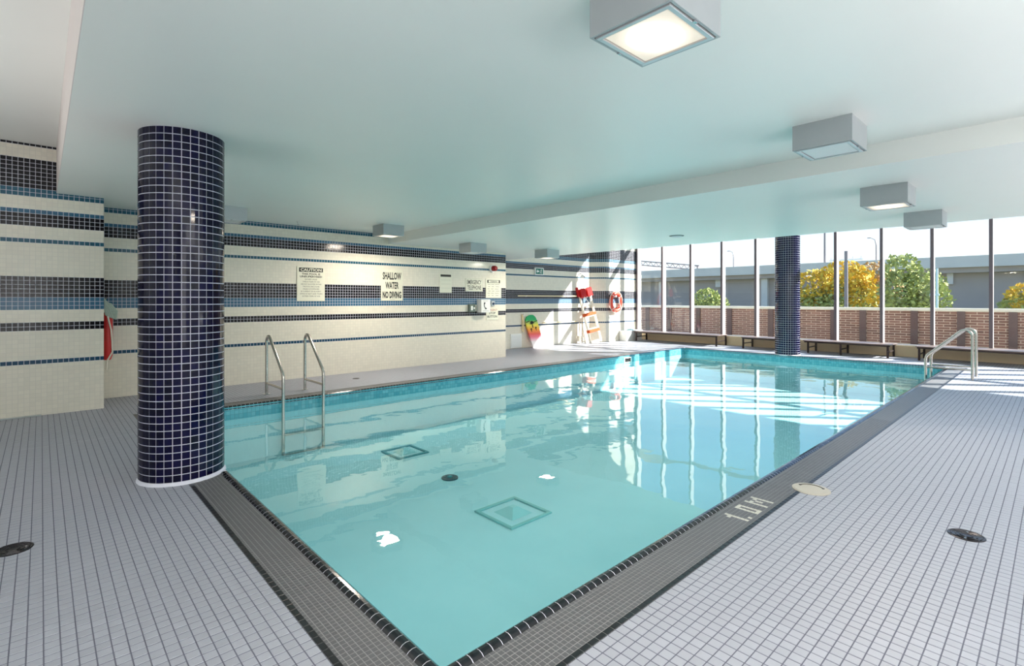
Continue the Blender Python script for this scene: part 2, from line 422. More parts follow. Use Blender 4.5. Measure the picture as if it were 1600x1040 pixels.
# ---- walls (tile bands run through)
def wall(name, label, boxes, mat):
    o = MB()
    for b in boxes: o.box(*b)
    r = o.build(name, mat); tag(r, label, 'wall', kind='structure'); return r
HT = 5.4
wall('wall_left', 'long cream tiled wall with dark and blue tile stripes beside the pool', [(XJ, XK, YM, YM+.3, 0, HT)], M_WX)
wall('wall_left_near', 'cream and navy striped tiled wall section standing forward at the far left', [(-4, XJ, YA, YM+.3, 0, HT)], M_WX)
wall('wall_left_recess', 'set-back striped tiled wall where the exit sign hangs', [(XK, XP+.3, YR, YR+.3, 0, HT)], M_WX)
wall('wall_left_return', 'return wall hidden behind the end of the long striped wall', [(XK-.02, XK, YM+.3, YR+.3, 0, HT)], M_WY)
wall('wall_left_pier', 'striped tiled pier at the window corner holding the life ring', [(XP, XW+.2, YP, YR+.3, 0, HT)], M_WX)
MB().box(XJ, XJ+.002, YA+.001, YM, 0, HT).build('trim_1', M_WY); tag(bpy.data.objects['trim_1'], 'tiled return face at the step in the left wall', 'wall trim', kind='structure')
MB().add([(XP, YP, 0), (XP+.3, YR, 0), (XP-.36, YR, 0), (XP, YP, HT), (XP+.3, YR, HT), (XP-.36, YR, HT)], [(0, 1, 2), (3, 5, 4), (0, 2, 5, 3), (0, 3, 4, 1), (1, 4, 5, 2)]).build('trim_2', M_WY); tag(bpy.data.objects['trim_2'], 'shaded striped side face of the corner pier', 'wall trim', kind='structure')
wall('wall_right', 'plain white wall on the right side of the hall', [(-4, XW+.2, -7.2, -7.0, 0, HT)], M_WPAINT)
wall('wall_back', 'plain white wall behind the viewpoint', [(-4.2, -4, -7.2, YR, 0, HT)], M_WPAINT)
t3 = MB().cbox(-1.5, .0, YA-.05, YA-.001, 0, .012, .003).build('trim_3', M_ALU)
tag(t3, 'thin grey strip along the foot of the near left wall', 'floor trim', kind='structure')

# ---- ceilings
XE = 9.70; XB = 5.12; XS = .137
def struct(name, label, cat, mb, mat):
    o = mb.build(name, mat); tag(o, label, cat, kind='structure'); return o
cl = struct('ceiling', 'smooth white dropped ceiling over the near half of the pool', 'ceiling', MB().box(XS+.004, XB, -7.0, YR, 2.70, 3.0), M_WHITE)
MB().box(XS, XS+.004, -7.0, YR, 2.70, 3.26).build('soffit_edge', M_SOFF, cl)
struct('ceiling_high', 'raised grey white ceiling beyond the dropped edge at far left', 'ceiling', MB().box(-4, XS, -7.0, YR, 3.26, 3.5), M_WHITE)
struct('ceiling_low', 'lower white ceiling over the far half of the pool', 'ceiling', MB().box(XB, XE, -7.0, YR, 2.52, 3.0), M_WHITE)
struct('ceiling_window', 'tall ceiling along the window wall', 'ceiling', MB().box(XE-.2, XW+.3, -7.2, YR+.3, 5.4, 5.6), M_WHITE)
struct('trim_4', 'white upstand face above the low ceiling edge', 'ceiling trim', MB().box(XE-.2, XE, -7.0, YR, 3.0, 5.4), M_WHITE)

# ---- window wall
SZ = .27
struct('wall_window_sill', 'low beige sill wall beneath the tall windows', 'wall', MB().box(XW-.05, XW+.2, -7.0, YP, 0, SZ-.02).box(XW-.09, XW+.2, -7.0, YP, SZ-.02, SZ), M_SILL)
struct('wall_window_header', 'white header above the tall windows', 'wall', MB().box(XW-.02, XW+.08, -7.0, YP, 5.3, 5.45), M_WHITE)
mull = MB().cbox(-.16, .03, -.031, .031, SZ, 5.3, .004).mesh('mullion', M_FRAME)
mshade = MB().cbox(-.168, -.158, -.033, .033, SZ, 5.3, .002).mesh('front_shade', plain('shaded mullion front', srgb(112, 100, 106), .4, .2))  # dark strip on the front face: backlit shade put into its colour
ys = [10.10, 9.12, 8.10, 7.08, 6.07, 5.05, 4.03, 3.03, 2.05, 1.04, .02, -1.0, -2.0, -3.0, -4.0, -5.0, -6.0]
ORD = 'first second third fourth fifth sixth seventh eighth ninth tenth eleventh twelfth thirteenth fourteenth fifteenth sixteenth seventeenth'.split()
for n, y in enumerate(ys):
    wn = empty('window_%d' % (n+1), (XW, y, 0))
    yn = ys[n+1] if n+1 < len(ys) else y-1.0
    g = y-yn
    tag(wn, '%s full height window bay from the tiled corner pier' % ORD[n], 'window', kind='structure')
    inst(mull, 'mullion', wn, (0, 0, 0)); inst(mshade, 'front_shade', wn, (0, 0, 0))
    MB().box(-.006, .006, -g+.031, -.031, SZ+.03, 3.56).build('pane', M_GLASS, wn)
    MB().box(-.006, .006, -g+.031, -.031, 3.74, 5.3).build('pane', M_GLASS, wn)
    MB().cbox(-.06, .03, -g+.031, -.031, 3.56, 3.74, .004).build('transom', M_FRAME, wn)
    MB().cbox(-.05, .03, -g+.031, -.031, SZ, SZ+.03, .003).build('bottom_rail', M_FRAME, wn)

# ---- pool basin
basin = empty('pool_basin'); tag(basin, 'aqua plastered rectangular swimming pool basin', 'pool', kind='structure')
pb = MB(); T = .2
pb.box(X1-T, X2+T, Y1-T, Y2+T, ZF-.1, ZF)
for b in [(X1-T, X1, Y1-T, Y2+T), (X2, X2+T, Y1-T, Y2+T), (X1, X2, Y1-T, Y1), (X1, X2, Y2, Y2+T)]: pb.box(b[0], b[1], b[2], b[3], ZF, -.17)
pb.build('basin_shell', M_PLASTER, basin)
bb = MB()
for b in [(X1-T, X1, Y1-T, Y2+T), (X2, X2+T, Y1-T, Y2+T), (X1, X2, Y1-T, Y1), (X1, X2, Y2, Y2+T)]: bb.box(b[0], b[1], b[2], b[3], -.17, -.005)
bb.build('waterline_band', M_BAND, basin)
# floor drains of the pool
def sump(x, y, a, rim):
    o = empty('pool_sump', (x, y, ZF))
    f = MB()
    for (p, q, r, t) in [(-a, a, a-.035, a), (-a, a, -a, -a+.035), (-a, -a+.035, -a+.035, a-.035), (a-.035, a, -a+.035, a-.035)]: f.cbox(p, q, r, t, 0, .02, .004)
    f.build('frame', rim, o)
    MB().add([(-a+.04, -a+.04, .004), (a-.04, -a+.04, .004), (a-.04, a-.04, .004), (-a+.04, a-.04, .004)], [(0, 1, 2, 3)]).build('plate', M_SUMP, o)
    b = a*.5; c = .03
    MB().add([(-b, -b, .006), (b, -b, .006), (b, b, .006), (-b, b, .006), (-c, -c, .07), (c, -c, .07), (c, c, .07), (-c, c, .07)],
             [(0, 1, 5, 4), (1, 2, 6, 5), (2, 3, 7, 6), (3, 0, 4, 7), (4, 5, 6, 7)]).build('cover', M_SUMPC, o)
    return o
M_SUMPD = plain('dark teal drain rim', srgb(60, 140, 146), .5); M_SUMP = plain('aqua drain plate', srgb(160, 214, 222), .5); M_SUMPC = plain('teal drain cover', srgb(138, 204, 208), .5)
tag(sump(3.47, 3.73, .275, plain('teal drain rim', srgb(104, 180, 182), .5)), 'large square sump cover with raised pyramid on the pool floor, nearest', 'pool drain')
tag(sump(3.73, 6.23, .24, M_SUMPD), 'square dark rimmed sump cover on the pool floor nearer the ladder wall', 'pool drain')
md = empty('main_drain', (3.59, 4.97, ZF)); tag(md, 'round dark main drain grate on the pool floor', 'pool drain')
MB().lathe([(.10, 0), (.10, .012), (.09, .016)], 28).build('grate', plain('dark teal grate', srgb(14, 70, 80), .4), md)
MB().lathe([(.03, .016), (.03, .026), (.02, .03)], 16).build('boss', M_SUMPD, md)

# ---- coping
cop = empty('pool_coping'); tag(cop, 'grey mosaic coping with black rounded edge tiles around the pool', 'pool coping', kind='structure')
cb = MB(); NW = .062; SW = .030
for (x0, x1, y0, y1) in [(CX0, X1-.006, CY0, CY1), (X2+.006, CX1, CY0, CY1), (X1-.006, X2+.006, CY0, Y1-.006), (X1-.006, X2+.006, Y2+.006, CY1)]: cb.box(x0, x1, y0, y1, -.16, -.0009)
cb.build('coping_bed', M_MOSG, cop)
# bullnose tiles: profile across, extruded 48 mm along
prof = [(0, -.003), (.0, .0), (.010, .008), (.026, .012), (.042, .010), (.054, .002), (.061, -.012), (.063, -.034), (.056, -.034)]
def nose_mb(mb, L, ox=0, oy=0, rot=0, g=.0014):
    k = len(mb.v); n = len(prof); vs = []
    for s_ in (-L/2, L/2):
        for (a, z) in prof: vs.append((s_, a, z))
    fs = [(i, i+1, n+i+1, n+i) for i in range(n-1)]+[tuple(range(n)), tuple(range(2*n-1, n-1, -1))]
    mb.add(vs, fs); M = Matrix.Translation((ox, oy, 0)) @ Matrix.Rotation(rot, 4, 'Z')
    for i in range(k, len(mb.v)): mb.v[i] = tuple(M @ Vector(mb.v[i]))
nm = MB(); nose_mb(nm, .0470); nose_me = nm.mesh('bullnose_tile', M_NOSE)
gr = MB()
for (ox, oy, rot, L) in [((X1+X2)/2, Y1-NW, 0, X2-X1), ((X1+X2)/2, Y2+NW, PI, X2-X1), (X1-NW, (Y1+Y2)/2, -PI/2, Y2-Y1), (X2+NW, (Y1+Y2)/2, PI/2, Y2-Y1)]:
    k = len(gr.v); nose_mb(gr, L+2*NW*.9, ox, oy, rot)
for i, v in enumerate(gr.v): gr.v[i] = (v[0], v[1], v[2]-.0011)
gr.build('bullnose_grout', M_CGROUT, cop)
spots = []
n = int((X2-X1)/.0512)
for i in range(n+1):
    x = X1+(i+.5)*(X2-X1)/(n+1); spots += [(x, Y1-NW, 0), (x, Y2+NW, PI)]
n = int((Y2-Y1)/.0512)
for i in range(n+1):
    y = Y1+(i+.5)*(Y2-Y1)/(n+1); spots += [(X1-NW, y, -PI/2), (X2+NW, y, PI/2)]
def hid(x, y): return (x-.835)**2+(y-4.8)**2 < .30**2 or (x < 1.2 and y > 4.75)
spots.sort(key=lambda s: (hid(s[0], s[1]) or proj(s[0], s[1], 0)[1] > 1060, -1/(s[0]*FX+s[1]*FY)))
for s_ in spots[:300]: inst(nose_me, 'bullnose_tile', cop, (s_[0], s_[1], random.uniform(-.0005, .0005)), (0, 0, s_[2]))
nb = MB()
for s_ in spots[300:]:
    if not hid(s_[0], s_[1]) or s_[0] > 1.12 or abs(s_[1]-4.8) > .35: nose_mb(nb, .0470, *s_[:2], s_[2])
tag(nb.build('bullnose_tiles', M_NOSE, cop), None, kind='stuff')
# black outer strip tiles
stp = MB()
x = CX0
while x < CX1:
    stp.tile(x+.0254, CY0+SW/2, .048, SW-.003, -.004, .001); stp.tile(x+.0254, CY1-SW/2, .048, SW-.003, -.004, .001); x += .0508
y = CY0
while y < CY1:
    if (CX0+.015-.835)**2+(y+.0254-4.8)**2 > .31**2: stp.tile(CX0+SW/2, y+.0254, SW-.003, .048, -.004, .001)
    stp.tile(CX1-SW/2, y+.0254, SW-.003, .048, -.004, .001); y += .0508
stp.build('edge_strip', M_BLKS, cop)['kind'] = 'stuff'
# mosaic: 8 rows of one inch tiles, near parts as geometry
mq = .0256; mo = MB(); mw = MB()
GL = {'1': ['.1', '11', '.1', '.1', '.1', '.1'], '.': ['.', '.', '.', '.', '.', '1'], '0': ['111', '1.1', '1.1', '1.1', '1.1', '111'],
      'M': ['1...1', '11.11', '1.1.1', '1.1.1', '1...1', '1...1'], ' ': ['.']*6}
rows = ['']*6
for ch in '1. 0 M': rows = [r+g+'.' for r, g in zip(rows, GL[ch])]
DX0 = 3.25; c0 = int(round((DX0-.864)/mq))
for i in range(int((7.2-.864)/mq)):
    for j in range(8):
        x = .864+(i+.5)*mq; y = 1.315+(j+.5)*mq
        if y > Y1-NW-.002: continue
        if (x-4.165)**2+(y-1.25)**2 < .135**2: continue
        if j >= 8: continue
        col = i-c0; row = 6-j
        if 0 <= col < len(rows[0]) and 0 <= row < 6 and rows[row][col] == '1': mw.tile(x, y, mq-.003, mq-.003, -.004, .0006, .0006)
        else: mo.tile(x, y, mq-.003, mq-.003, -.004, random.uniform(-.0003, .0003), .0006)
for i in range(7):
    for j in range(int((4.8-1.315-8*mq)/mq)):
        x = .864+(i+.5)*mq; y = 1.315+(8+j+.5)*mq
        if x > X1-NW-.008 or (x-.835)**2+(y-4.8)**2 < .31**2: continue
        mo.tile(x, y, mq-.003, mq-.003, -.004, random.uniform(-.0003, .0003), .0006)
mo.build('mosaic_tiles', M_MOS, cop)['kind'] = 'stuff'
dm = mw.build('depth_numerals', M_MOSW, cop); tag(dm, 'white mosaic depth marking reading 1.0M')

# ---- water
wt = MB().box(X1+.001, X2-.001, Y1+.001, Y2-.001, ZW-.0005, ZW)
wo = MB().add([(X1, Y1, ZW), (X2, Y1, ZW), (X2, Y2, ZW), (X1, Y2, ZW)], [(0, 1, 2, 3)]).build('pool_water', M_WATER)
tag(wo, 'clear turquoise water filling the swimming pool', 'water', kind='stuff')

# ================================================================ COLUMNS
def column(idx, cx, cy, r, ztop, label, nind, na, nz):
    col = empty('column', (cx, cy, 0)); tag(col, label, 'column', 'navy mosaic columns', kind='structure')
    MB().lathe([(r-.004, .0), (r-.004, ztop)], 64).build('column_core', M_CGROUT, col, smooth=True)
    MB().lathe([(r+.012, -.002), (r+.010, .006), (r-.002, .024)], 64).build('base_grout', M_CGROUT, col, smooth=True)
    z0 = .022; hz = (ztop-z0)/nz; da = 2*PI/na; g = .0030/r
    def tile_mb(mb, a, z):
        vs = []
        for zz, rr in ((z+.0032, r-.004), (z+.0032, r-.0008), (z+.0042, r), (z+hz-.0042, r), (z+hz-.0032, r-.0008), (z+hz-.0032, r-.004)):
            for q in (-.5, 0, .5): ang = a+q*(da-2*g); vs.append((rr*math.cos(ang), rr*math.sin(ang), zz))
        fs = []
        for i in range(5):
            for j in range(2): k = i*3+j; fs.append((k, k+1, k+4, k+3))
        fs += [(0, 3, 6, 9, 12, 15), (2, 17, 14, 11, 8, 5)]
        mb.add(vs, fs)
    me = MB(); tile_mb(me, 0, 0); me = me.mesh('tile', M_CTILE)
    rest = MB(); lst = []
    ac = math.atan2(-cy, -cx)
    for i in range(na):
        a = (i+.5)*da
        facing = math.cos(a-ac)
        for j in range(nz):
            lst.append((-round(max(0, facing), 3), abs(z0+(j+.5)*hz-1.4)*.05, a, z0+j*hz))
    lst.sort(key=lambda t: t[0]+t[1])
    for t in lst[:nind]: inst(me, 'tile', col, (0, 0, t[3]), (0, 0, t[2]))
    for t in lst[nind:]: tile_mb(rest, t[2], t[3])
    rest.build('mosaic_tiles', M_CTILE, col)['kind'] = 'stuff'
    return col
column(0, *COLS[0], 2.70, 'large near round column clad in navy blue mosaic tile, at the pool corner on the left', 300, 32, 48)
column(1, *COLS[1], 5.4, 'distant round column clad in navy mosaic tile before the windows', 0, 32, 96)

# ================================================================ CEILING FIXTURES
def fixture(x, y, ztop, on, label):
    f = empty('ceiling_light', (x, y, ztop)); tag(f, label, 'ceiling light', 'box ceiling lights over the pool')
    hx, hy, h = .20, .1925, .185
    b = MB()
    t = .012
    for q in [(-hx, -hx+t, -hy, hy), (hx-t, hx, -hy, hy), (-hx+t, hx-t, -hy, -hy+t), (-hx+t, hx-t, hy-t, hy)]: b.box(q[0], q[1], q[2], q[3], -h, 0)
    b.box(-hx+t, hx-t, -hy+t, hy-t, -.03, -.02)
    b.build('housing', M_ALU, f)
    fr = MB(); a, w_ = .018, .022
    for q in [(-hx+a, -hx+a+w_, -hy+a, hy-a), (hx-a-w_, hx-a, -hy+a, hy-a), (-hx+a+w_, hx-a-w_, -hy+a, -hy+a+w_), (-hx+a+w_, hx-a-w_, hy-a-w_, hy-a)]: fr.cbox(q[0], q[1], q[2], q[3], -h-.006, -h+.012, .002)
    fr.build('frame', M_ALUT, f)
    MB().cbox(-hx+.045, hx-.045, -hy+.045, hy-.045, -h-.001, -h+.008, .002).build('lens', M_LENS if on else M_LENSO, f)
    for sy in (-1, 1):
        MB().cbox(-.012, .012, sy*(hy-.012)-.007, sy*(hy-.012)+.007, -h-.008, -h+.004, .002).build('clip', M_CHROME, f)
    if on:
        l = area('lamp', (x, y, ztop-h-.012), (0, 0, 0), .28, 26 if y < 4 else 46, (1, .88, .74)); 
    return f
fixture(1.92, 1.175, 2.70, True, 'lit silver box light overhead, nearest the viewer at the top of the photo')
fixture(4.35, 1.18, 2.70, False, 'unlit silver box light just before the ceiling beam')
fixture(6.25, 1.18, 2.52, True, 'lit box light just past the ceiling beam, on the window side')
fixture(8.40, 1.19, 2.52, False, 'unlit box light hanging in front of the window tops')
fixture(1.95, 8.05, 2.70, False, 'pale unlit box light beside the large column near the striped wall')
fixture(4.50, 8.07, 2.70, True, 'lit box light near the striped wall where the beam ends')
fixture(6.38, 8.05, 2.52, False, 'small unlit box light past the beam near the striped wall')
fixture(8.42, 7.92, 2.52, True, 'lit box light farthest along the striped wall above the exit sign')
# ceiling detector, sprinkler
o = empty('ceiling_speaker', (8.20, 4.59, 2.52)); tag(o, 'round dark rimmed disc vent on the far low ceiling', 'ceiling vent')
MB().lathe([(.125, 0), (.125, -.008), (.10, -.014)], 28).build('rim', plain('grey vent rim', srgb(120, 122, 120), .5), o)
MB().lathe([(.095, -.012), (.085, -.022), (.03, -.024)], 28).build('grille', M_ALUT, o)
o = empty('sprinkler_head', (3.15, 8.66, 2.70)); tag(o, 'small white sprinkler head on the ceiling before the striped wall', 'sprinkler')
MB().lathe([(.035, 0), (.035, -.006), (.014, -.010), (.012, -.035)], 16).build('escutcheon', M_WPL, o)
MB().lathe([(.005, -.035), (.005, -.05), (.022, -.052), (.022, -.055)], 12).build('deflector', M_CHROME, o)

# ================================================================ LADDERS
def rail_path(ydeck, yw, zt=.86):      # local y: ydeck is the deck foot, yw the water leg
    s = 1 if yw > ydeck else -1
    r = .095
    p = [Vector((0, ydeck, 0)), Vector((0, ydeck, .35)), Vector((0, ydeck, zt-r))]
    p += arc((0, ydeck+s*r, zt-r), (0, -s, 0), (0, 0, 1), r, 0, math.radians(128), 12)[1:]
    zb = .33
    p += [Vector((0, yw-s*.03, zb+.06)), Vector((0, yw-s*.008, zb+.02)), Vector((0, yw, zb-.03)), Vector((0, yw, 0)), Vector((0, yw, -.14)), Vector((0, yw, -.78))]
    return p
def ladder(x, y, xs, yw, label):
    L = empty('pool_ladder', (x, y, 0)); tag(L, label, 'pool ladder', 'stainless pool ladders')
    for dx in xs:
        h = MB(); h.tube([p+Vector((dx, 0, 0)) for p in rail_path(0, yw)], .0215, 14); ho = h.build('handrail', M_STEEL, L, smooth=True)
        MB().tube([(dx, 0, .165), (dx, yw, .165)], .017, 12).build('brace', M_STEEL, ho, smooth=True)
        MB().lathe([(.05, .0), (.05, .006), (.024, .014)], 20, (dx, 0, 0)).build('flange', M_CHROME, ho, smooth=True)
    for z in (-.46, -.74):
        MB().cbox(min(xs), max(xs), yw-.04, yw+.04, z-.012, z+.012, .004).build('step', M_STEEL, L)
    return L
ladder(2.44, 7.96, (0, .56), -.70, 'stainless pool ladder on the striped wall side')
ladder(11.88, 1.04, (0, .58), .64, 'stainless pool ladder at the far right by the windows')

# ================================================================ DECK DRAINS
M_DKR = plain('dark nickel', srgb(60, 58, 62), .3, .8)
def deck_drain(x, y, r, label, holes=True):
    d = empty('deck_drain', (x, y, 0)); tag(d, label, 'floor drain', 'round deck drains')
    MB().lathe([(r, -.003), (r, .002), (r-.006, .004), (r-.010, .001)], 32).build('rim', M_DKR, d, smooth=True)
    MB().lathe([(r-.008, -.003), (r-.010, -.001), (.001, -.001)], 32).build('plate', M_BLACK, d)
    g = MB()
    for rr in (.35, .6, .85):
        for k in range(6):
            a0 = k*PI/3+.12; pts = [(r*rr*.93*math.cos(a0+t*.2), r*rr*.93*math.sin(a0+t*.2), .0015) for t in range(5)]
            g.tube(pts, .0028, 5)
    g.build('grille', M_DKR, d)
    for sx in (-1, 1): MB().lathe([(.006, .0), (.006, .003), (.003, .004)], 10, (sx*r*.62, 0, 0)).build('screw', M_CHROME, d)
deck_drain(-.117, 3.99, .088, 'round black floor drain cut by the left edge of the photo')
deck_drain(4.03, .38, .088, 'round black and chrome floor drain on the right-hand deck')
d = empty('deck_drain', (4.09, 8.48, 0)); tag(d, 'tiny dark floor drain below the striped wall between the ladder and the signs', 'floor drain')
MB().lathe([(.06, -.002), (.06, .002), (.05, .003)], 20).build('rim', M_DKR, d); MB().lathe([(.045, .0), (.045, .004), (.02, .005)], 20).build('plate', M_BLACK, d)
d = empty('deck_skimmer', (4.165, 1.25, 0)); tag(d, 'round beige skimmer lid with a curved black slot at the coping edge', 'skimmer lid')
MB().lathe([(.125, -.004), (.125, .003), (.121, .005)], 40).build('ring', M_BEIGE, d)
MB().lathe([(.112, -.002), (.112, .0065), (.108, .0075)], 40).build('cover', M_BEIGE, d)
MB().tube([(.084*math.cos(a), .084*math.sin(a), .0075) for a in [math.radians(-52+i*10.5)+.05 for i in range(13)]], .004, 6).build('slot', M_BLACK, d)
for aa in (-49, 75): MB().lathe([(.010, .006), (.010, .0095)], 12, (.084*math.cos(math.radians(aa)), .084*math.sin(math.radians(aa)), 0)).build('finger_hole', M_BLACK, d)
# skimmer mouth
d = empty('skimmer_mouth', (10.73, Y2, -.11)); tag(d, 'white skimmer opening in the far left pool wall', 'skimmer')
f = MB()
for q in [(-.16, .16, .045, .07), (-.16, .16, -.07, -.045), (-.16, -.13, -.045, .045), (.13, .16, -.045, .045)]: f.cbox(q[0], q[1], -.012, 0, q[2], q[3], .002)
f.build('frame', M_WPL, d); MB().box(-.13, .13, -.004, 0, -.045, .045).build('throat', M_BLACK, d)

# ================================================================ SIGNS ON THE WALL (plates face -Y)
RS = (PI/2, 0, 0)
def plate(name, x0, x1, z0, z1, label, yw=YM, mat=None):
    o = empty(name, ((x0+x1)/2, yw, (z0+z1)/2)); tag(o, label, 'sign')
    w_, h_ = (x1-x0)/2, (z1-z0)/2
    MB().cbox(-w_, w_, -.012, -.0, -h_, h_, .002).build('plate', mat or M_SIGN, o)
    return o, w_, h_
def line(o, txt, z, h, w_, mat=None, bold=.0, y=-.0128, x=0): return text_mesh(txt, w_, h, mat or M_SIGNK, 'lettering', o, (x, y, z), RS, bold=bold)
def bar(o, x0, x1, z0, z1, mat=None, y=-.0126, name='printed_bar'): return MB().box(x0, x1, y, -.011, z0, z1).build(name, mat or M_SIGNK, o)
o, w_, h_ = plate('caution_sign', 3.315, 3.815, 1.368, 1.985, 'tall cream CAUTION sign saying the pool is unsupervised, leftmost of the wall signs')
bar(o, -.215, .215, .215, .29); line(o, 'CAUTION', .2525, .052, .38, M_SIGN, .03, -.0134)
line(o, 'THIS POOL IS', .178, .034, .33, bold=.03); line(o, 'UNSUPERVISED', .132, .034, .40, bold=.03)
for i, (t, ww) in enumerate([('BATHERS UNDER', .22), ('TWELVE YEARS OF AGE', .31), ('ARE NOT ALLOWED WITHIN', .37), ('THE POOL ENCLOSURE', .30), ('UNLESS ACCOMPANIED', .30), ('BY A PARENT OR AN AGENT', .36), ('WHO IS NOT LESS THAN', .40), ('SIXTEEN YEARS OF AGE', .32)]):
    line(o, t, .082-i*.043, .024, ww, M_SIGNK)
o, w_, h_ = plate('shallow_water_sign', 4.95, 5.44, 1.372, 1.99, 'tall cream sign reading SHALLOW WATER NO DIVING in large black letters')
line(o, 'SHALLOW', .19, .15, .42, bold=.035); line(o, 'WATER', .0, .14, .30, bold=.03); line(o, 'NO DIVING', -.19, .14, .42, bold=.045)
bar(o, -.05, .06, -.285, -.28, M_SIGNG)
o, w_, h_ = plate('notice_sign', 6.355, 6.675, 1.545, 1.965, 'small pale notice with a black header, between the diving and telephone signs')
bar(o, -.14, .14, .14, .19)
for i in range(3): bar(o, -.13, .13, .07-i*.09, .073-i*.09, M_SIGNG)
o, w_, h_ = plate('telephone_sign', 7.06, 7.56, 1.585, 1.885, 'pale sign reading EMERGENCY TELEPHONE above the wall telephone')
line(o, 'EMERGENCY', .06, .10, .42, bold=.015); line(o, 'TELEPHONE', -.065, .10, .40, bold=.015)
for q in [(-.235, .235, .137, .141), (-.235, .235, -.141, -.137), (-.235, -.231, -.137, .137), (.231, .235, -.137, .137)]: bar(o, *q, M_SIGNG, name='border')
o, w_, h_ = plate('warning_sign', 7.66, 8.14, 1.435, 1.89, 'pale rules sign with a black framed heading, rightmost beneath the red beacon')
bar(o, -.20, .20, .125, .195); bar(o, -.16, .16, .135, .185, M_SIGN, y=-.0132); line(o, 'WARNING', .16, .03, .22, bold=.02, y=-.0138)
for i in range(6):
    for k, (a, b) in enumerate([(-.19, -.10), (-.08, .02), (.04, .18)]): bar(o, a+.02*(i % 2), b-.015*(i % 3), .085-i*.052, .096-i*.052, M_SIGNG)
o, w_, h_ = plate('stop_button_sign', 7.67, 8.04, .915, 1.195, 'small pale EMERGENCY STOP BUTTON sign below the push button')
line(o, 'EMERGENCY', .095, .05, .32, M_SIGNR, .02); line(o, 'STOP', .02, .05, .20, bold=.02); line(o, 'BUTTON', -.06, .055, .30, bold=.02)
# emergency stop button
o = empty('stop_button', (7.87, YM, 1.30)); tag(o, 'small dark blue push button above the stop sign', 'push button')
MB().cbox(-.05, .05, -.03, 0, -.06, .06, .004).build('back_box', M_ALU, o); MB().lathe([(.028, .03), (.028, .05), (.022, .055)], 18, axis='y').build('button', M_NAVY, o)
# telephone cabinet
o = empty('wall_telephone', (7.50, YM, 1.245)); tag(o, 'white emergency telephone box with a handset symbol on its face', 'telephone')
MB().cbox(-.10, .17, -.16, 0, -.15, .155, .006).build('cabinet', M_WPL, o)
MB().tube([(.0, -.163, .08), (-.015, -.163, .04), (-.013, -.163, .0), (.01, -.163, -.04), (.04, -.163, -.06)], [.02, .009, .008, .009, .02], 8).build('handset_symbol', M_SIGNK, o)
bar(o, -.05, .13, -.115, -.108, M_SIGNG, y=-.1615); bar(o, -.05, .10, .115, .122, M_SIGNG, y=-.1615)
o = empty('intercom', (7.22, YM, 1.20)); tag(o, 'small dark green grey intercom beside the telephone box', 'intercom')
MB().cbox(-.09, .08, -.07, 0, -.09, .09, .006).build('casing', plain('grey green casing', srgb(96, 108, 98), .5), o)
MB().cbox(-.05, .0, -.076, -.06, -.05, .05, .004).build('speaker_panel', M_WPL, o); MB().lathe([(.02, .07), (.02, .082)], 14, (.04, 0, .0), 'y').build('key', M_WPL, o)
# red beacon
o = empty('alarm_beacon', (7.86, YM, 2.13)); tag(o, 'red alarm beacon on a white round base', 'alarm light')
MB().lathe([(.095, 0), (.095, .03), (.08, .045)], 24, axis='y').build('base', M_WPL, o, smooth=True)
MB().lathe([(.066, .045), (.066, .11), (.055, .14), (.03, .155), (.004, .16)], 24, axis='y').build('dome', M_REDT, o, smooth=True)
# exit sign, wall hook camera
o = empty('exit_sign', (10.84, YR, 2.23)); tag(o, 'white and green running man exit sign with an arrow', 'exit sign')
MB().cbox(-.18, .18, -.05, 0, -.11, .11, .006).build('box', M_WPL, o)
MB().cbox(-.15, .15, -.054, -.048, -.085, .085, .002).build('face', M_GREEN, o)
a = MB().add([(-.13, -.0545, 0), (-.08, -.0545, .055), (-.08, -.0545, .02), (-.01, -.0545, .02), (-.01, -.0545, -.02), (-.08, -.0545, -.02), (-.08, -.0545, -.055)], [(0, 1, 2, 3, 4, 5, 6)]); a.build('arrow', M_WPL, o)
r = MB().lathe([(.014, .054), (.014, .056)], 10, (.07, 0, .055), 'y')
for pts in ([(.065, .035), (.055, -.01)], [(.06, .03), (.03, .01)], [(.065, .03), (.095, .01)], [(.055, -.01), (.08, -.04), (.075, -.07)], [(.055, -.01), (.03, -.045), (.005, -.05)]):
    r.tube([(p[0], -.055, p[1]) for p in pts], .009, 6)
r.build('running_figure', M_WPL, o)
o = empty('wall_camera', (12.72, YR, 2.17)); tag(o, 'small white wall camera on a bracket above the rescue board', 'camera')
MB().tube([(0, 0, .05), (0, -.10, .05), (0, -.14, 0)], .02, 10).build('bracket', M_WPL, o); MB().lathe([(.05, -.02), (.065, -.05), (.055, -.09), (.02, -.12)], 18, (0, -.14, .02)).build('dome', M_WPL, o, smooth=True)
MB().lathe([(.02, 0), (.02, .02)], 12, (.03, -.19, -.05), 'y').build('lens', M_BLACK, o)

# ================================================================ RESCUE GEAR
# life ring on the pier
o = empty('life_ring', (14.05, YP-.004, 1.31)); tag(o, 'orange red life ring with white rope on the sunlit corner pier', 'life ring')
R0, r0 = .275, .062
MB().tube([(R0*math.cos(2*PI*k/40), -.085, R0*1.04*math.sin(2*PI*k/40)) for k in range(40)], r0, 16, closed=True).build('ring', M_ORR, o, smooth=True)
for a in (45, 135, 225, 315):
    ca, sa = math.cos(math.radians(a)), math.sin(math.radians(a))
    MB().tube([Vector((R0*ca, -.085, R0*sa))+Vector((ca, 0, sa))*(r0+.006)*math.cos(t)+Vector((0, 1, 0))*(r0+.006)*math.sin(t) for t in [2*PI*k/14 for k in range(14)]], .010, 6, closed=True).build('band', M_WPL, o)
rope = []
for k in range(73):
    a = 2*PI*k/72; d_ = .34+.028*abs(math.sin(2*a)); rope.append((d_*math.cos(a), -.10, d_*1.02*math.sin(a)))
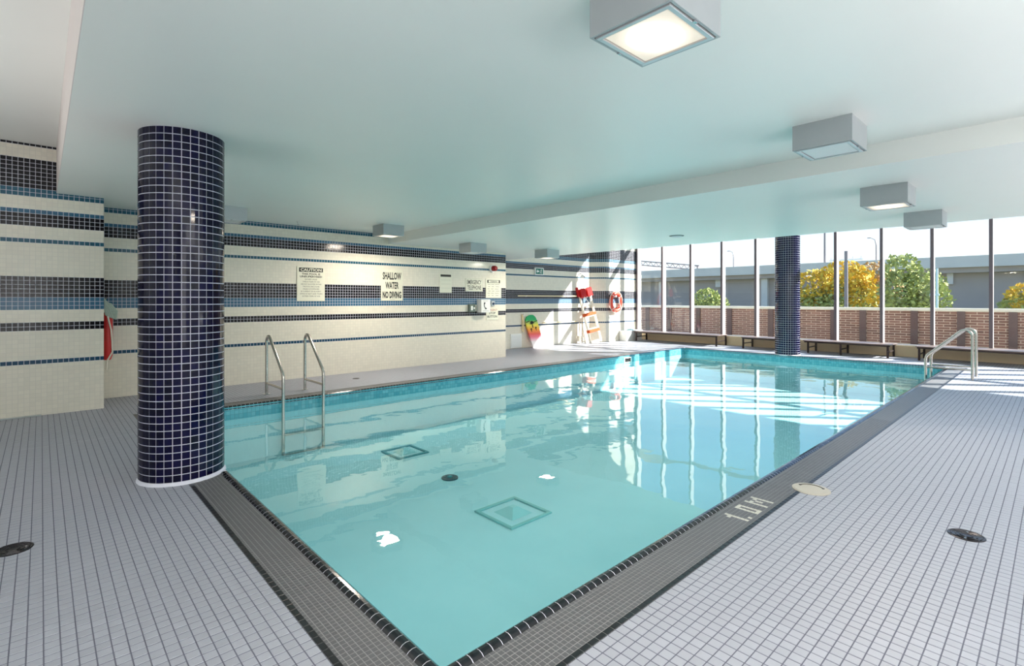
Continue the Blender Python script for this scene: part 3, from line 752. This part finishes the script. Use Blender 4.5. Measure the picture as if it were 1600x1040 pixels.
MB().tube(rope[:-1], .009, 6, closed=True).build('grab_rope', M_ROPE, o)
MB().tube([(-.18, -.15, -.24), (-.12, -.16, -.36), (0, -.16, -.43), (.13, -.16, -.36), (.20, -.15, -.22), (.14, -.15, -.10), (.10, -.15, .02), (.12, -.15, .14), (.06, -.15, .16)], .012, 6).build('loose_line', M_ROPE, o)
MB().cbox(-.03, .03, -.10, 0, .16, .24, .005).build('hook', M_WPL, o)
# spine board
M_BOARD = plain('cream board plastic', srgb(236, 224, 206), .45, var=.04)
o = empty('rescue_board', (13.08, 10.14, 0)); tag(o, 'tall cream backboard leaning by the pier with red head blocks and orange straps', 'rescue board')
ax = Vector((-.22, .30, 1.58)).normalized(); sd_ = Vector((.93, -.32, 0)); sd_ = (sd_-ax*sd_.dot(ax)).normalized(); nn = ax.cross(sd_)
MT = Matrix((( sd_.x, nn.x, ax.x, 0), (sd_.y, nn.y, ax.y, 0), (sd_.z, nn.z, ax.z, 0), (0, 0, 0, 1)))
LB = 1.60
def bbox(x0, x1, y0, y1, z0, z1, name, mat, b=.006): return MB().cbox(x0, x1, y0, y1, z0, z1, b).xf(MT).build(name, mat, o)
for s_ in (-1, 1): bbox(s_*.20-.035, s_*.20+.035, -.02, .02, .01, LB, 'side_rail', M_BOARD)
for z0, z1 in ((.02, .10), (.42, .50), (.86, .93), (1.22, 1.32), (1.50, 1.62)): bbox(-.17, .17, -.018, .018, z0, z1, 'cross_bar', M_BOARD)
for z0 in (.36, .90): bbox(-.24, .24, -.03, .03, z0, z0+.10, 'strap', M_ORANGE)
for s_ in (-1, 1): bbox(s_*.125-.09, s_*.125+.09, -.15, -.02, 1.50, 1.80, 'head_block', M_RED, .025)
MB().tube([(-.14, -.16, 1.52), (0, -.17, 1.28), (.14, -.16, 1.52)], .016, 6).xf(MT).build('chin_strap', M_WPL, o)
bbox(-.30, -.22, -.06, .0, 1.55, 1.88, 'head_strap', M_RED, .02)
# folded board leg beside it
o = empty('folded_stand', (12.62, 10.40, 0)); tag(o, 'low white folding stand beside the foot of the rescue board', 'stand')
for s_ in (-1, 1): MB().tube([(s_*.14, -.08, 0), (s_*.05, .0, .66)], .022, 8).build('leg', M_BOARD, o)
MB().cbox(-.10, .10, -.05, -.02, .18, .24, .004).build('cross_bar', M_BOARD, o); MB().cbox(-.13, .13, -.07, -.045, .03, .08, .004).build('cross_bar', M_BOARD, o)
# floats board (body board)
def board_mat():
    s = N('green to red board print'); oc = s.obj(); q = s.n('ShaderNodeSeparateXYZ'); s.l(oc, q.inputs[0]); z = q.outputs[2]
    c = s.ramp(z, [(0, srgb(240, 232, 228)), (.18, srgb(240, 228, 226)), (.30, srgb(236, 130, 150)), (.40, srgb(236, 100, 90)), (.52, srgb(244, 160, 70)), (.66, srgb(238, 222, 90)), (.80, srgb(60, 176, 110)), (1.0, srgb(40, 160, 100))])
    return s.bsdf(c, .5, 0, .3)
o = empty('bodyboard', (10.60, 10.30, 0)); tag(o, 'bodyboard fading green yellow and red with black palm shapes, leaning on the wall', 'bodyboard')
ol = [(-.20, 0), (-.215, .3), (-.215, .72), (-.19, .86), (-.12, .94), (0, .965), (.12, .94), (.19, .86), (.215, .72), (.215, .3), (.20, 0)]
ax = Vector((-.17, .21, .93)).normalized(); sd_ = Vector((.95, -.1, 0)); sd_ = (sd_-ax*sd_.dot(ax)).normalized(); nn = ax.cross(sd_)
MT = Matrix((( sd_.x, nn.x, ax.x, 0), (sd_.y, nn.y, ax.y, 0), (sd_.z, nn.z, ax.z, 0), (0, 0, 0, 1)))
n = len(ol); vs = [(x, -.02, z+.02) for x, z in ol]+[(x*1.03, .025, z+.02) for x, z in ol]
MB().add(vs, [tuple(range(n)), tuple(range(2*n-1, n-1, -1))]+[(i, (i+1) % n, n+(i+1) % n, n+i) for i in range(n)]).xf(MT).build('deck', board_mat(), o)
pm = MB()
def palm(x, z, h, s_):
    pm.tube([(x, -.024, z), (x+.01*s_, -.024, z+h)], .008*s_+.004, 5)
    for a in (20, 60, 100, 140, 180, 215, -30):
        ca, sa = math.cos(math.radians(a)), math.sin(math.radians(a)); L = .07*s_
        pm.tube([(x+.01, -.024, z+h), (x+.01+ca*L*.6, -.024, z+h+sa*L*.6+.01), (x+.01+ca*L, -.024, z+h+sa*L*.5-.01)], [.010*s_, .009*s_, .002], 5)
palm(-.02, .60, .14, 1.3); palm(-.10, .50, .07, .6); palm(.08, .50, .07, .6)
pm.tube([(-.21, -.024, .80), (-.08, -.024, .82)], .012, 5); pm.tube([(.02, -.024, .74), (.21, -.024, .77)], .010, 5)
pm.xf(MT).build('palm_print', M_SIGNK, o)
# hooks and poles on the recessed wall
def pole(x0, x1, z, r, label, name='reaching_pole'):
    o = empty(name, ((x0+x1)/2, YR, z)); tag(o, label, 'pole'); L = (x1-x0)/2
    MB().tube([(-L, -.07, 0), (L, -.07, 0)], r, 10).build('shaft', M_CREAMP, o, smooth=True)
    for t in (-.75, .7): MB().tube([(L*t, 0, .0), (L*t, -.07, -r-.004), (L*t, -.10, .02)], .009, 6).build('hook', M_WPL, o)
pole(9.95, 12.5, 1.50, .017, 'long cream reaching pole on the recessed wall at band height')
pole(10.95, 12.5, .70, .017, 'shorter cream pole hung low behind the bodyboard')
o = empty('rope_loop', (10.13, YR, .96)); tag(o, 'hanging cream rope on a hook left of the bodyboard', 'rope')
MB().tube([(0, -.03, .0), (.02, -.04, -.2), (.01, -.04, -.46), (.05, -.05, -.50), (.07, -.04, -.25), (.03, -.03, 0)], .016, 8).build('rope', M_CREAMP, o); MB().tube([(.015, 0, .02), (.015, -.07, .0), (.015, -.08, .03)], .008, 6).build('hook', M_STEEL, o)
# white box panel at recess foot
o = empty('access_panel', (10.02, YR, .22)); tag(o, 'low white access panel at the foot of the recessed wall', 'panel')
MB().cbox(-.32, .12, -.02, 0, -.2, .2, .003).build('frame', M_WPL, o); MB().cbox(-.28, .08, -.028, -.018, -.16, .16, .003).build('door', M_WPAINT, o)
# red rescue tube at the wall step
o = empty('rescue_tube', (.668, 8.92, 1.28)); tag(o, 'red rescue tube hanging with pale rope at the step in the wall', 'rescue tube')
pts = [(0, 0, -.05-.06*k) for k in range(12)]; rr = [.024]+[.052]*10+[.034]
m_ = MB().tube(pts, rr, 14); m_.xf(Matrix.Diagonal((1.15, 1.5, 1, 1))).build('float', M_RED, o, smooth=True)
MB().tube([(-.02, -.06, .0), (.0, -.09, -.12), (.035, -.085, -.30), (.045, -.06, -.45), (.05, -.06, -.60), (.02, -.085, -.66), (-.01, -.085, -.72), (-.015, -.08, -.84)], .010, 6).build('cord', M_ROPE, o)
rb = MB()
for k in range(7):
    d_ = .012*k; rb.tube([(-.035+d_*.3, -.05, .13-.01*k), (-.03+d_*.6, -.085, .0), (-.025+d_*1.1, -.09, -.09-.008*k), (.0+d_*1.2, -.085, -.12-.006*k), (.02+d_*1.1, -.08, -.04), (-.01+d_*.6, -.06, .06), (-.035+d_*.3, -.05, .13-.01*k)], .009, 6)
rb.build('rope_coil', M_ROPEG, o); MB().tube([(-.076, 0, .12), (-.03, -.03, .11), (-.01, -.06, .14)], .008, 6).build('hook', M_STEEL, o)
# low ledge box with towel
o = empty('ledge_box', (14.87, 10.02, 0)); tag(o, 'low white box ledge in sunlight beneath the life ring', 'box')
MB().cbox(-.50, .44, -.14, .13, 0, .325, .006).build('body', M_WPL, o); MB().cbox(-.52, .46, -.16, .135, .325, .345, .004).build('lid', M_WPL, o)
tw = MB(); nx, ny = 14, 8; vs = []; fs = []
for i in range(nx):
    for j in range(ny):
        u, v = i/(nx-1), j/(ny-1); e_ = math.sin(PI*u)**.6*math.sin(PI*v)**.5
        vs.append((-.25+.42*u+.01*math.sin(9*v), -.11+.22*v, .346+.075*e_*(.7+.3*math.sin(17*u)*math.cos(11*v)) if 0 < i < nx-1 and 0 < j < ny-1 else .346))
for i in range(nx-1):
    for j in range(ny-1): fs.append((i*ny+j, (i+1)*ny+j, (i+1)*ny+j+1, i*ny+j+1))
t = tw.add(vs, fs).build('towel', M_CYAN, None, (14.87, 10.02, 0), smooth=True); tag(t, 'crumpled light blue towel on the white ledge box', 'towel')

# ================================================================ BENCHES (along the windows)
def bench(y0, y1, legs, label):
    b = empty('bench', (15.08, (y0+y1)/2, 0)); tag(b, label, 'bench', 'low benches under the windows')
    cy = (y0+y1)/2; h = .325; x0, x1 = -.34, .33
    nb_ = 5; w_ = (x1-x0)/nb_
    for i in range(nb_): MB().cbox(x0+i*w_+.004, x0+(i+1)*w_-.004, y0-cy, y1-cy, h-.022, h, .004).build('slat', M_BTOP, b)
    for xx in (x0+.02, x1-.02): MB().cbox(xx-.015, xx+.015, y0-cy+.03, y1-cy-.03, h-.055, h-.022, .003).build('side_rail', M_DKMET, b)
    for ly in legs:
        for xx in (x0+.02, x1-.02): MB().cbox(xx-.02, xx+.02, ly-cy-.02, ly-cy+.02, 0, h-.022, .003).build('leg', M_DKMET, b)
        MB().cbox(x0+.04, x1-.04, ly-cy-.012, ly-cy+.012, .13, .155, .003).build('stretcher', M_DKMET, b)
bench(6.93, 9.85, (6.97, 9.75), 'first low bench from the tiled corner, partly in sun beside the pier')
bench(4.95, 6.24, (6.18, 5.02), 'short low bench ending behind the far navy column')
bench(2.72, 4.62, (4.50, 3.76, 2.79), 'low dark framed bench just right of the far navy column with three leg pairs')
bench(-.40, 2.27, (2.20, -.3), 'low bench behind the far right pool ladder')

# ================================================================ OUTSIDE
struct('ground_terrace', 'grey paved terrace outside the windows', 'terrace', MB().box(XW+.2, 20.25, -12, 22, -.1, -.0), M_ASPH)
bw = empty('parapet_wall', (20, 0, 0)); tag(bw, 'low brown brick parapet wall with cream coping outside the windows', 'brick wall')
MB().box(.0, .22, -12, 22, -.05, 1.04).build('mortar_bed', M_MORT, bw)
MB().cbox(-.05, .26, -12, 22, 1.04, 1.135, .01).build('coping', M_COPE, bw)
BL, BH = .30, .078; bme = MB().cbox(-.010, .004, -BL/2+.009, BL/2-.009, .008, BH-.008, .003).mesh('brick', M_BRICK)
bs = []
for r_ in range(13):
    for k in range(-12, 62):
        y = k*BL+(BL/2 if r_ % 2 else 0); z = r_*BH+.02
        u, v, c = proj(19.99, y, z)
        vis = 1000 < u < 1600 and z > .2
        bs.append((not vis, c, y, z))
bs.sort(); rest = MB()
for b in bs[:300]: inst(bme, 'brick', bw, (random.uniform(-.003, .003), b[2], b[3]))
for b in bs[300:]: rest.cbox(-.010, .004, b[2]-BL/2+.009, b[2]+BL/2-.009, b[3]+.008, b[3]+BH-.008, .003)
rest.build('bricks', M_BRICK, bw)['kind'] = 'stuff'
M_BAR = plain('dark brown bar', srgb(112, 90, 84), .85, var=.15, scale=30)
for y in (12.6, 11.5, 10.2, 8.9, 7.35, 5.3, 4.45, 3.1, 2.0, .9, -.2):  # dark bars seen in the window panes, added here as solid strips
    MB().cbox(-.06, .0, y-.09, y+.09, 0, 1.04, .006).build('pier', M_BAR, bw)
struct('ground_outside', 'grassy ground beyond the parapet', 'ground', MB().box(20.3, 400, -300, 400, -3.2, -3.0), M_GROUND)
hw = empty('highway', (110, 0, 0)); tag(hw, 'elevated grey concrete highway crossing behind the trees', 'highway bridge')
MB().box(0, 14, -120, 260, 5.75, 7.0).build('deck_girder', M_CONCD, hw); MB().box(-.6, -.2, -120, 260, 6.6, 8.42).build('parapet', M_CONC, hw)
MB().box(-.1, 14, -120, 260, 7.0, 7.2).build('road_slab', M_CONC, hw)
MB().box(1.5, 13, -120, 260, -3, 5.75).build('abutment', M_CONCD, hw)
for (y0, y1, z0, z1) in ((12.1, 12.9, 3.9, 5.8), (50.8, 52.6, 4.1, 5.8), (30.5, 38.0, .9, 3.0)): MB().cbox(.9, 1.5, y0, y1, z0, z1, .05).build('panel', M_CONC, hw)
for y in (-20, 2.6, 18, 42, 66): MB().cbox(.6, 1.5, y-.6, y+.6, -3, 5.75, .05).build('pier', M_CONC, hw)
def street_lamp(x, y, z0, z1, arm, label):
    o = empty('street_lamp', (x, y, z0)); tag(o, label, 'street lamp'); H_ = z1-z0
    MB().tube([(0, 0, 0), (0, 0, H_*.75), (0, arm*.15, H_*.93), (0, arm*.6, H_)], [.13, .09, .07, .05], 8).build('mast', M_POLE, o)
    MB().cbox(-.15, .15, arm*.6-.05, arm*.6+.45*(1 if arm > 0 else -1)+.06, H_-.06, H_+.08, .03).build('lamp_head', M_POLE, o) if arm > 0 else MB().cbox(-.15, .15, arm*.6-.5, arm*.6+.05, H_-.06, H_+.08, .03).build('lamp_head', M_POLE, o)
street_lamp(112, 49.0, 7.2, 12.1, 1.4, 'thin curved street lamp on the highway behind the second bright pane')
street_lamp(112, 22.9, 7.2, 12.7, 1.4, 'thin curved street lamp on the highway above the rust tree')
o = empty('mast', (112, 31.2, 7.2)); tag(o, 'tall straight dark mast on the highway just right of the far column', 'mast')
MB().tube([(0, 0, 0), (0, 0, 14)], [.22, .14], 8).build('shaft', M_POLE, o); MB().lathe([(.4, 0), (.4, .15), (.24, .3)], 10).build('base', M_POLE, o)
o = empty('utility_pole', (30, 7.40, -3)); tag(o, 'dark utility pole with crossarm rising before the yellow tree', 'utility pole')
MB().tube([(0, 0, 0), (0, 0, 6.85)], [.11, .08], 10).build('shaft', M_POLE, o); MB().cbox(-.05, .05, -.75, .75, 6.36, 6.45, .01).build('crossarm', M_WPL, o)
for y in (-.65, -.3, .3, .65): MB().lathe([(.03, 6.45), (.04, 6.52), (.015, 6.58)], 8, (0, y, 0)).build('insulator', M_WPL, o)
o = empty('signal_pole', (35, 4.47, -3)); tag(o, 'slim pale blue pole right of the green tree', 'pole')
MB().tube([(0, 0, 0), (0, 0, 6.05)], [.07, .055], 10).build('shaft', M_POLEB, o); MB().cbox(-.06, .06, -.10, .30, 4.6, 4.7, .01).build('bracket', M_POLEB, o)
o = empty('sign_gantry', (112, 66, 7.2)); tag(o, 'lattice sign gantry at the left end of the highway', 'gantry')
ga = MB()
for (y0, z0, y1, z1) in ((-9, 1.0, 9, 3.2), (-9, 2.0, 9, 4.2)): ga.tube([(0, y0, z0), (0, y1, z1)], .14, 6)
ga.build('chord', M_POLE, o); gb = MB()
for k in range(12):
    y0 = -9+k*1.5; za = 1.0+(y0+9)/18*2.2; gb.tube([(0, y0, za), (0, y0+.75, za+1.09)], .08, 5); gb.tube([(0, y0+.75, za+1.09), (0, y0+1.5, za+.18)], .08, 5)
gb.build('lattice', M_POLE, o); MB().tube([(0, -8.6, 0), (0, -8.6, 2)], .2, 8).build('post', M_POLE, o)
def tree(x, y, zb, lobes, mats, label, n=2600, ls=.13, name='tree'):
    o = empty(name, (x, y, zb)); tag(o, label, 'tree', 'trees beyond the parapet')
    ct = np.array([0, 0, max(l[2] for l in lobes)*.6])
    tk = MB().tube([(0, 0, 0), (.05, .05, ct[2]*.5), (.0, 0, ct[2])], [.17, .12, .07], 8)
    for l in lobes[:4]: tk.tube([(0.02, .02, ct[2]*.45), (l[0]*.4, l[1]*.4, (ct[2]*.45+l[2])/2), (l[0]*.8, l[1]*.8, l[2])], [.07, .05, .02], 6)
    tk.build('trunk', M_BARK, o)
    tot = sum(l[3]**2 for l in lobes)
    groups = {}
    for l in lobes:
        k = int(n*l[3]**2/tot); d = rng.normal(size=(k, 3)); d /= np.linalg.norm(d, axis=1)[:, None]
        rr = l[3]*(.62+.42*rng.random(k)**.7); p = np.array(l[:3])+d*rr[:, None]*np.array([1, 1, .92])
        groups.setdefault(l[4], []).append(p)
    for gi, ps in groups.items():
        p = np.concatenate(ps); k = len(p); a = rng.normal(size=(k, 3)); a /= np.linalg.norm(a, axis=1)[:, None]
        b = np.cross(a, rng.normal(size=(k, 3))); b /= np.linalg.norm(b, axis=1)[:, None]
        s1 = (ls*(.6+.8*rng.random(k)))[:, None]; v = np.stack([p-a*s1, p+b*s1*.55, p+a*s1, p-b*s1*.55], 1).reshape(-1, 3)
        me = bpy.data.meshes.new('crown'); me.from_pydata(v.tolist(), [], np.arange(4*k).reshape(-1, 4).tolist()); me.materials.append(mats[gi])
        c_ = bpy.data.objects.new('crown', me); C.objects.link(c_); c_.parent = o; c_['kind'] = 'stuff'
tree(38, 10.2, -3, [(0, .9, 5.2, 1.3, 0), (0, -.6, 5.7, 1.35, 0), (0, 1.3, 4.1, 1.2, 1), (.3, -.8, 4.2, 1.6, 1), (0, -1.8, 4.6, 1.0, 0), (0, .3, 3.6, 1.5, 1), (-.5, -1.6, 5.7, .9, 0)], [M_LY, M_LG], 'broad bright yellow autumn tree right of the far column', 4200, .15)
tree(43.5, 8.9, -3, [(0, .1, 6.1, 1.1, 0), (0, .7, 5.1, 1.2, 0), (0, -.6, 5.2, 1.1, 0), (.3, 0, 4.0, 1.2, 0)], [M_LO], 'rust brown loose tree between the yellow and the green tree', 1800, .13)
tree(36, 5.6, -3, [(0, .6, 6.1, .95, 0), (0, -.5, 5.2, .95, 0), (0, .5, 4.9, 1.2, 0), (0, -.9, 4.4, .8, 0), (.3, .4, 3.9, 1.2, 0)], [M_LG], 'round green tree right of the rust tree', 2600, .13)
tree(40, 19.3, -3, [(0, .4, 4.3, 1.1, 0), (0, -.5, 3.9, .9, 0), (0, .9, 3.6, .9, 0)], [M_LG], 'small rounded green tree seen through the third window bay', 1800, .12)
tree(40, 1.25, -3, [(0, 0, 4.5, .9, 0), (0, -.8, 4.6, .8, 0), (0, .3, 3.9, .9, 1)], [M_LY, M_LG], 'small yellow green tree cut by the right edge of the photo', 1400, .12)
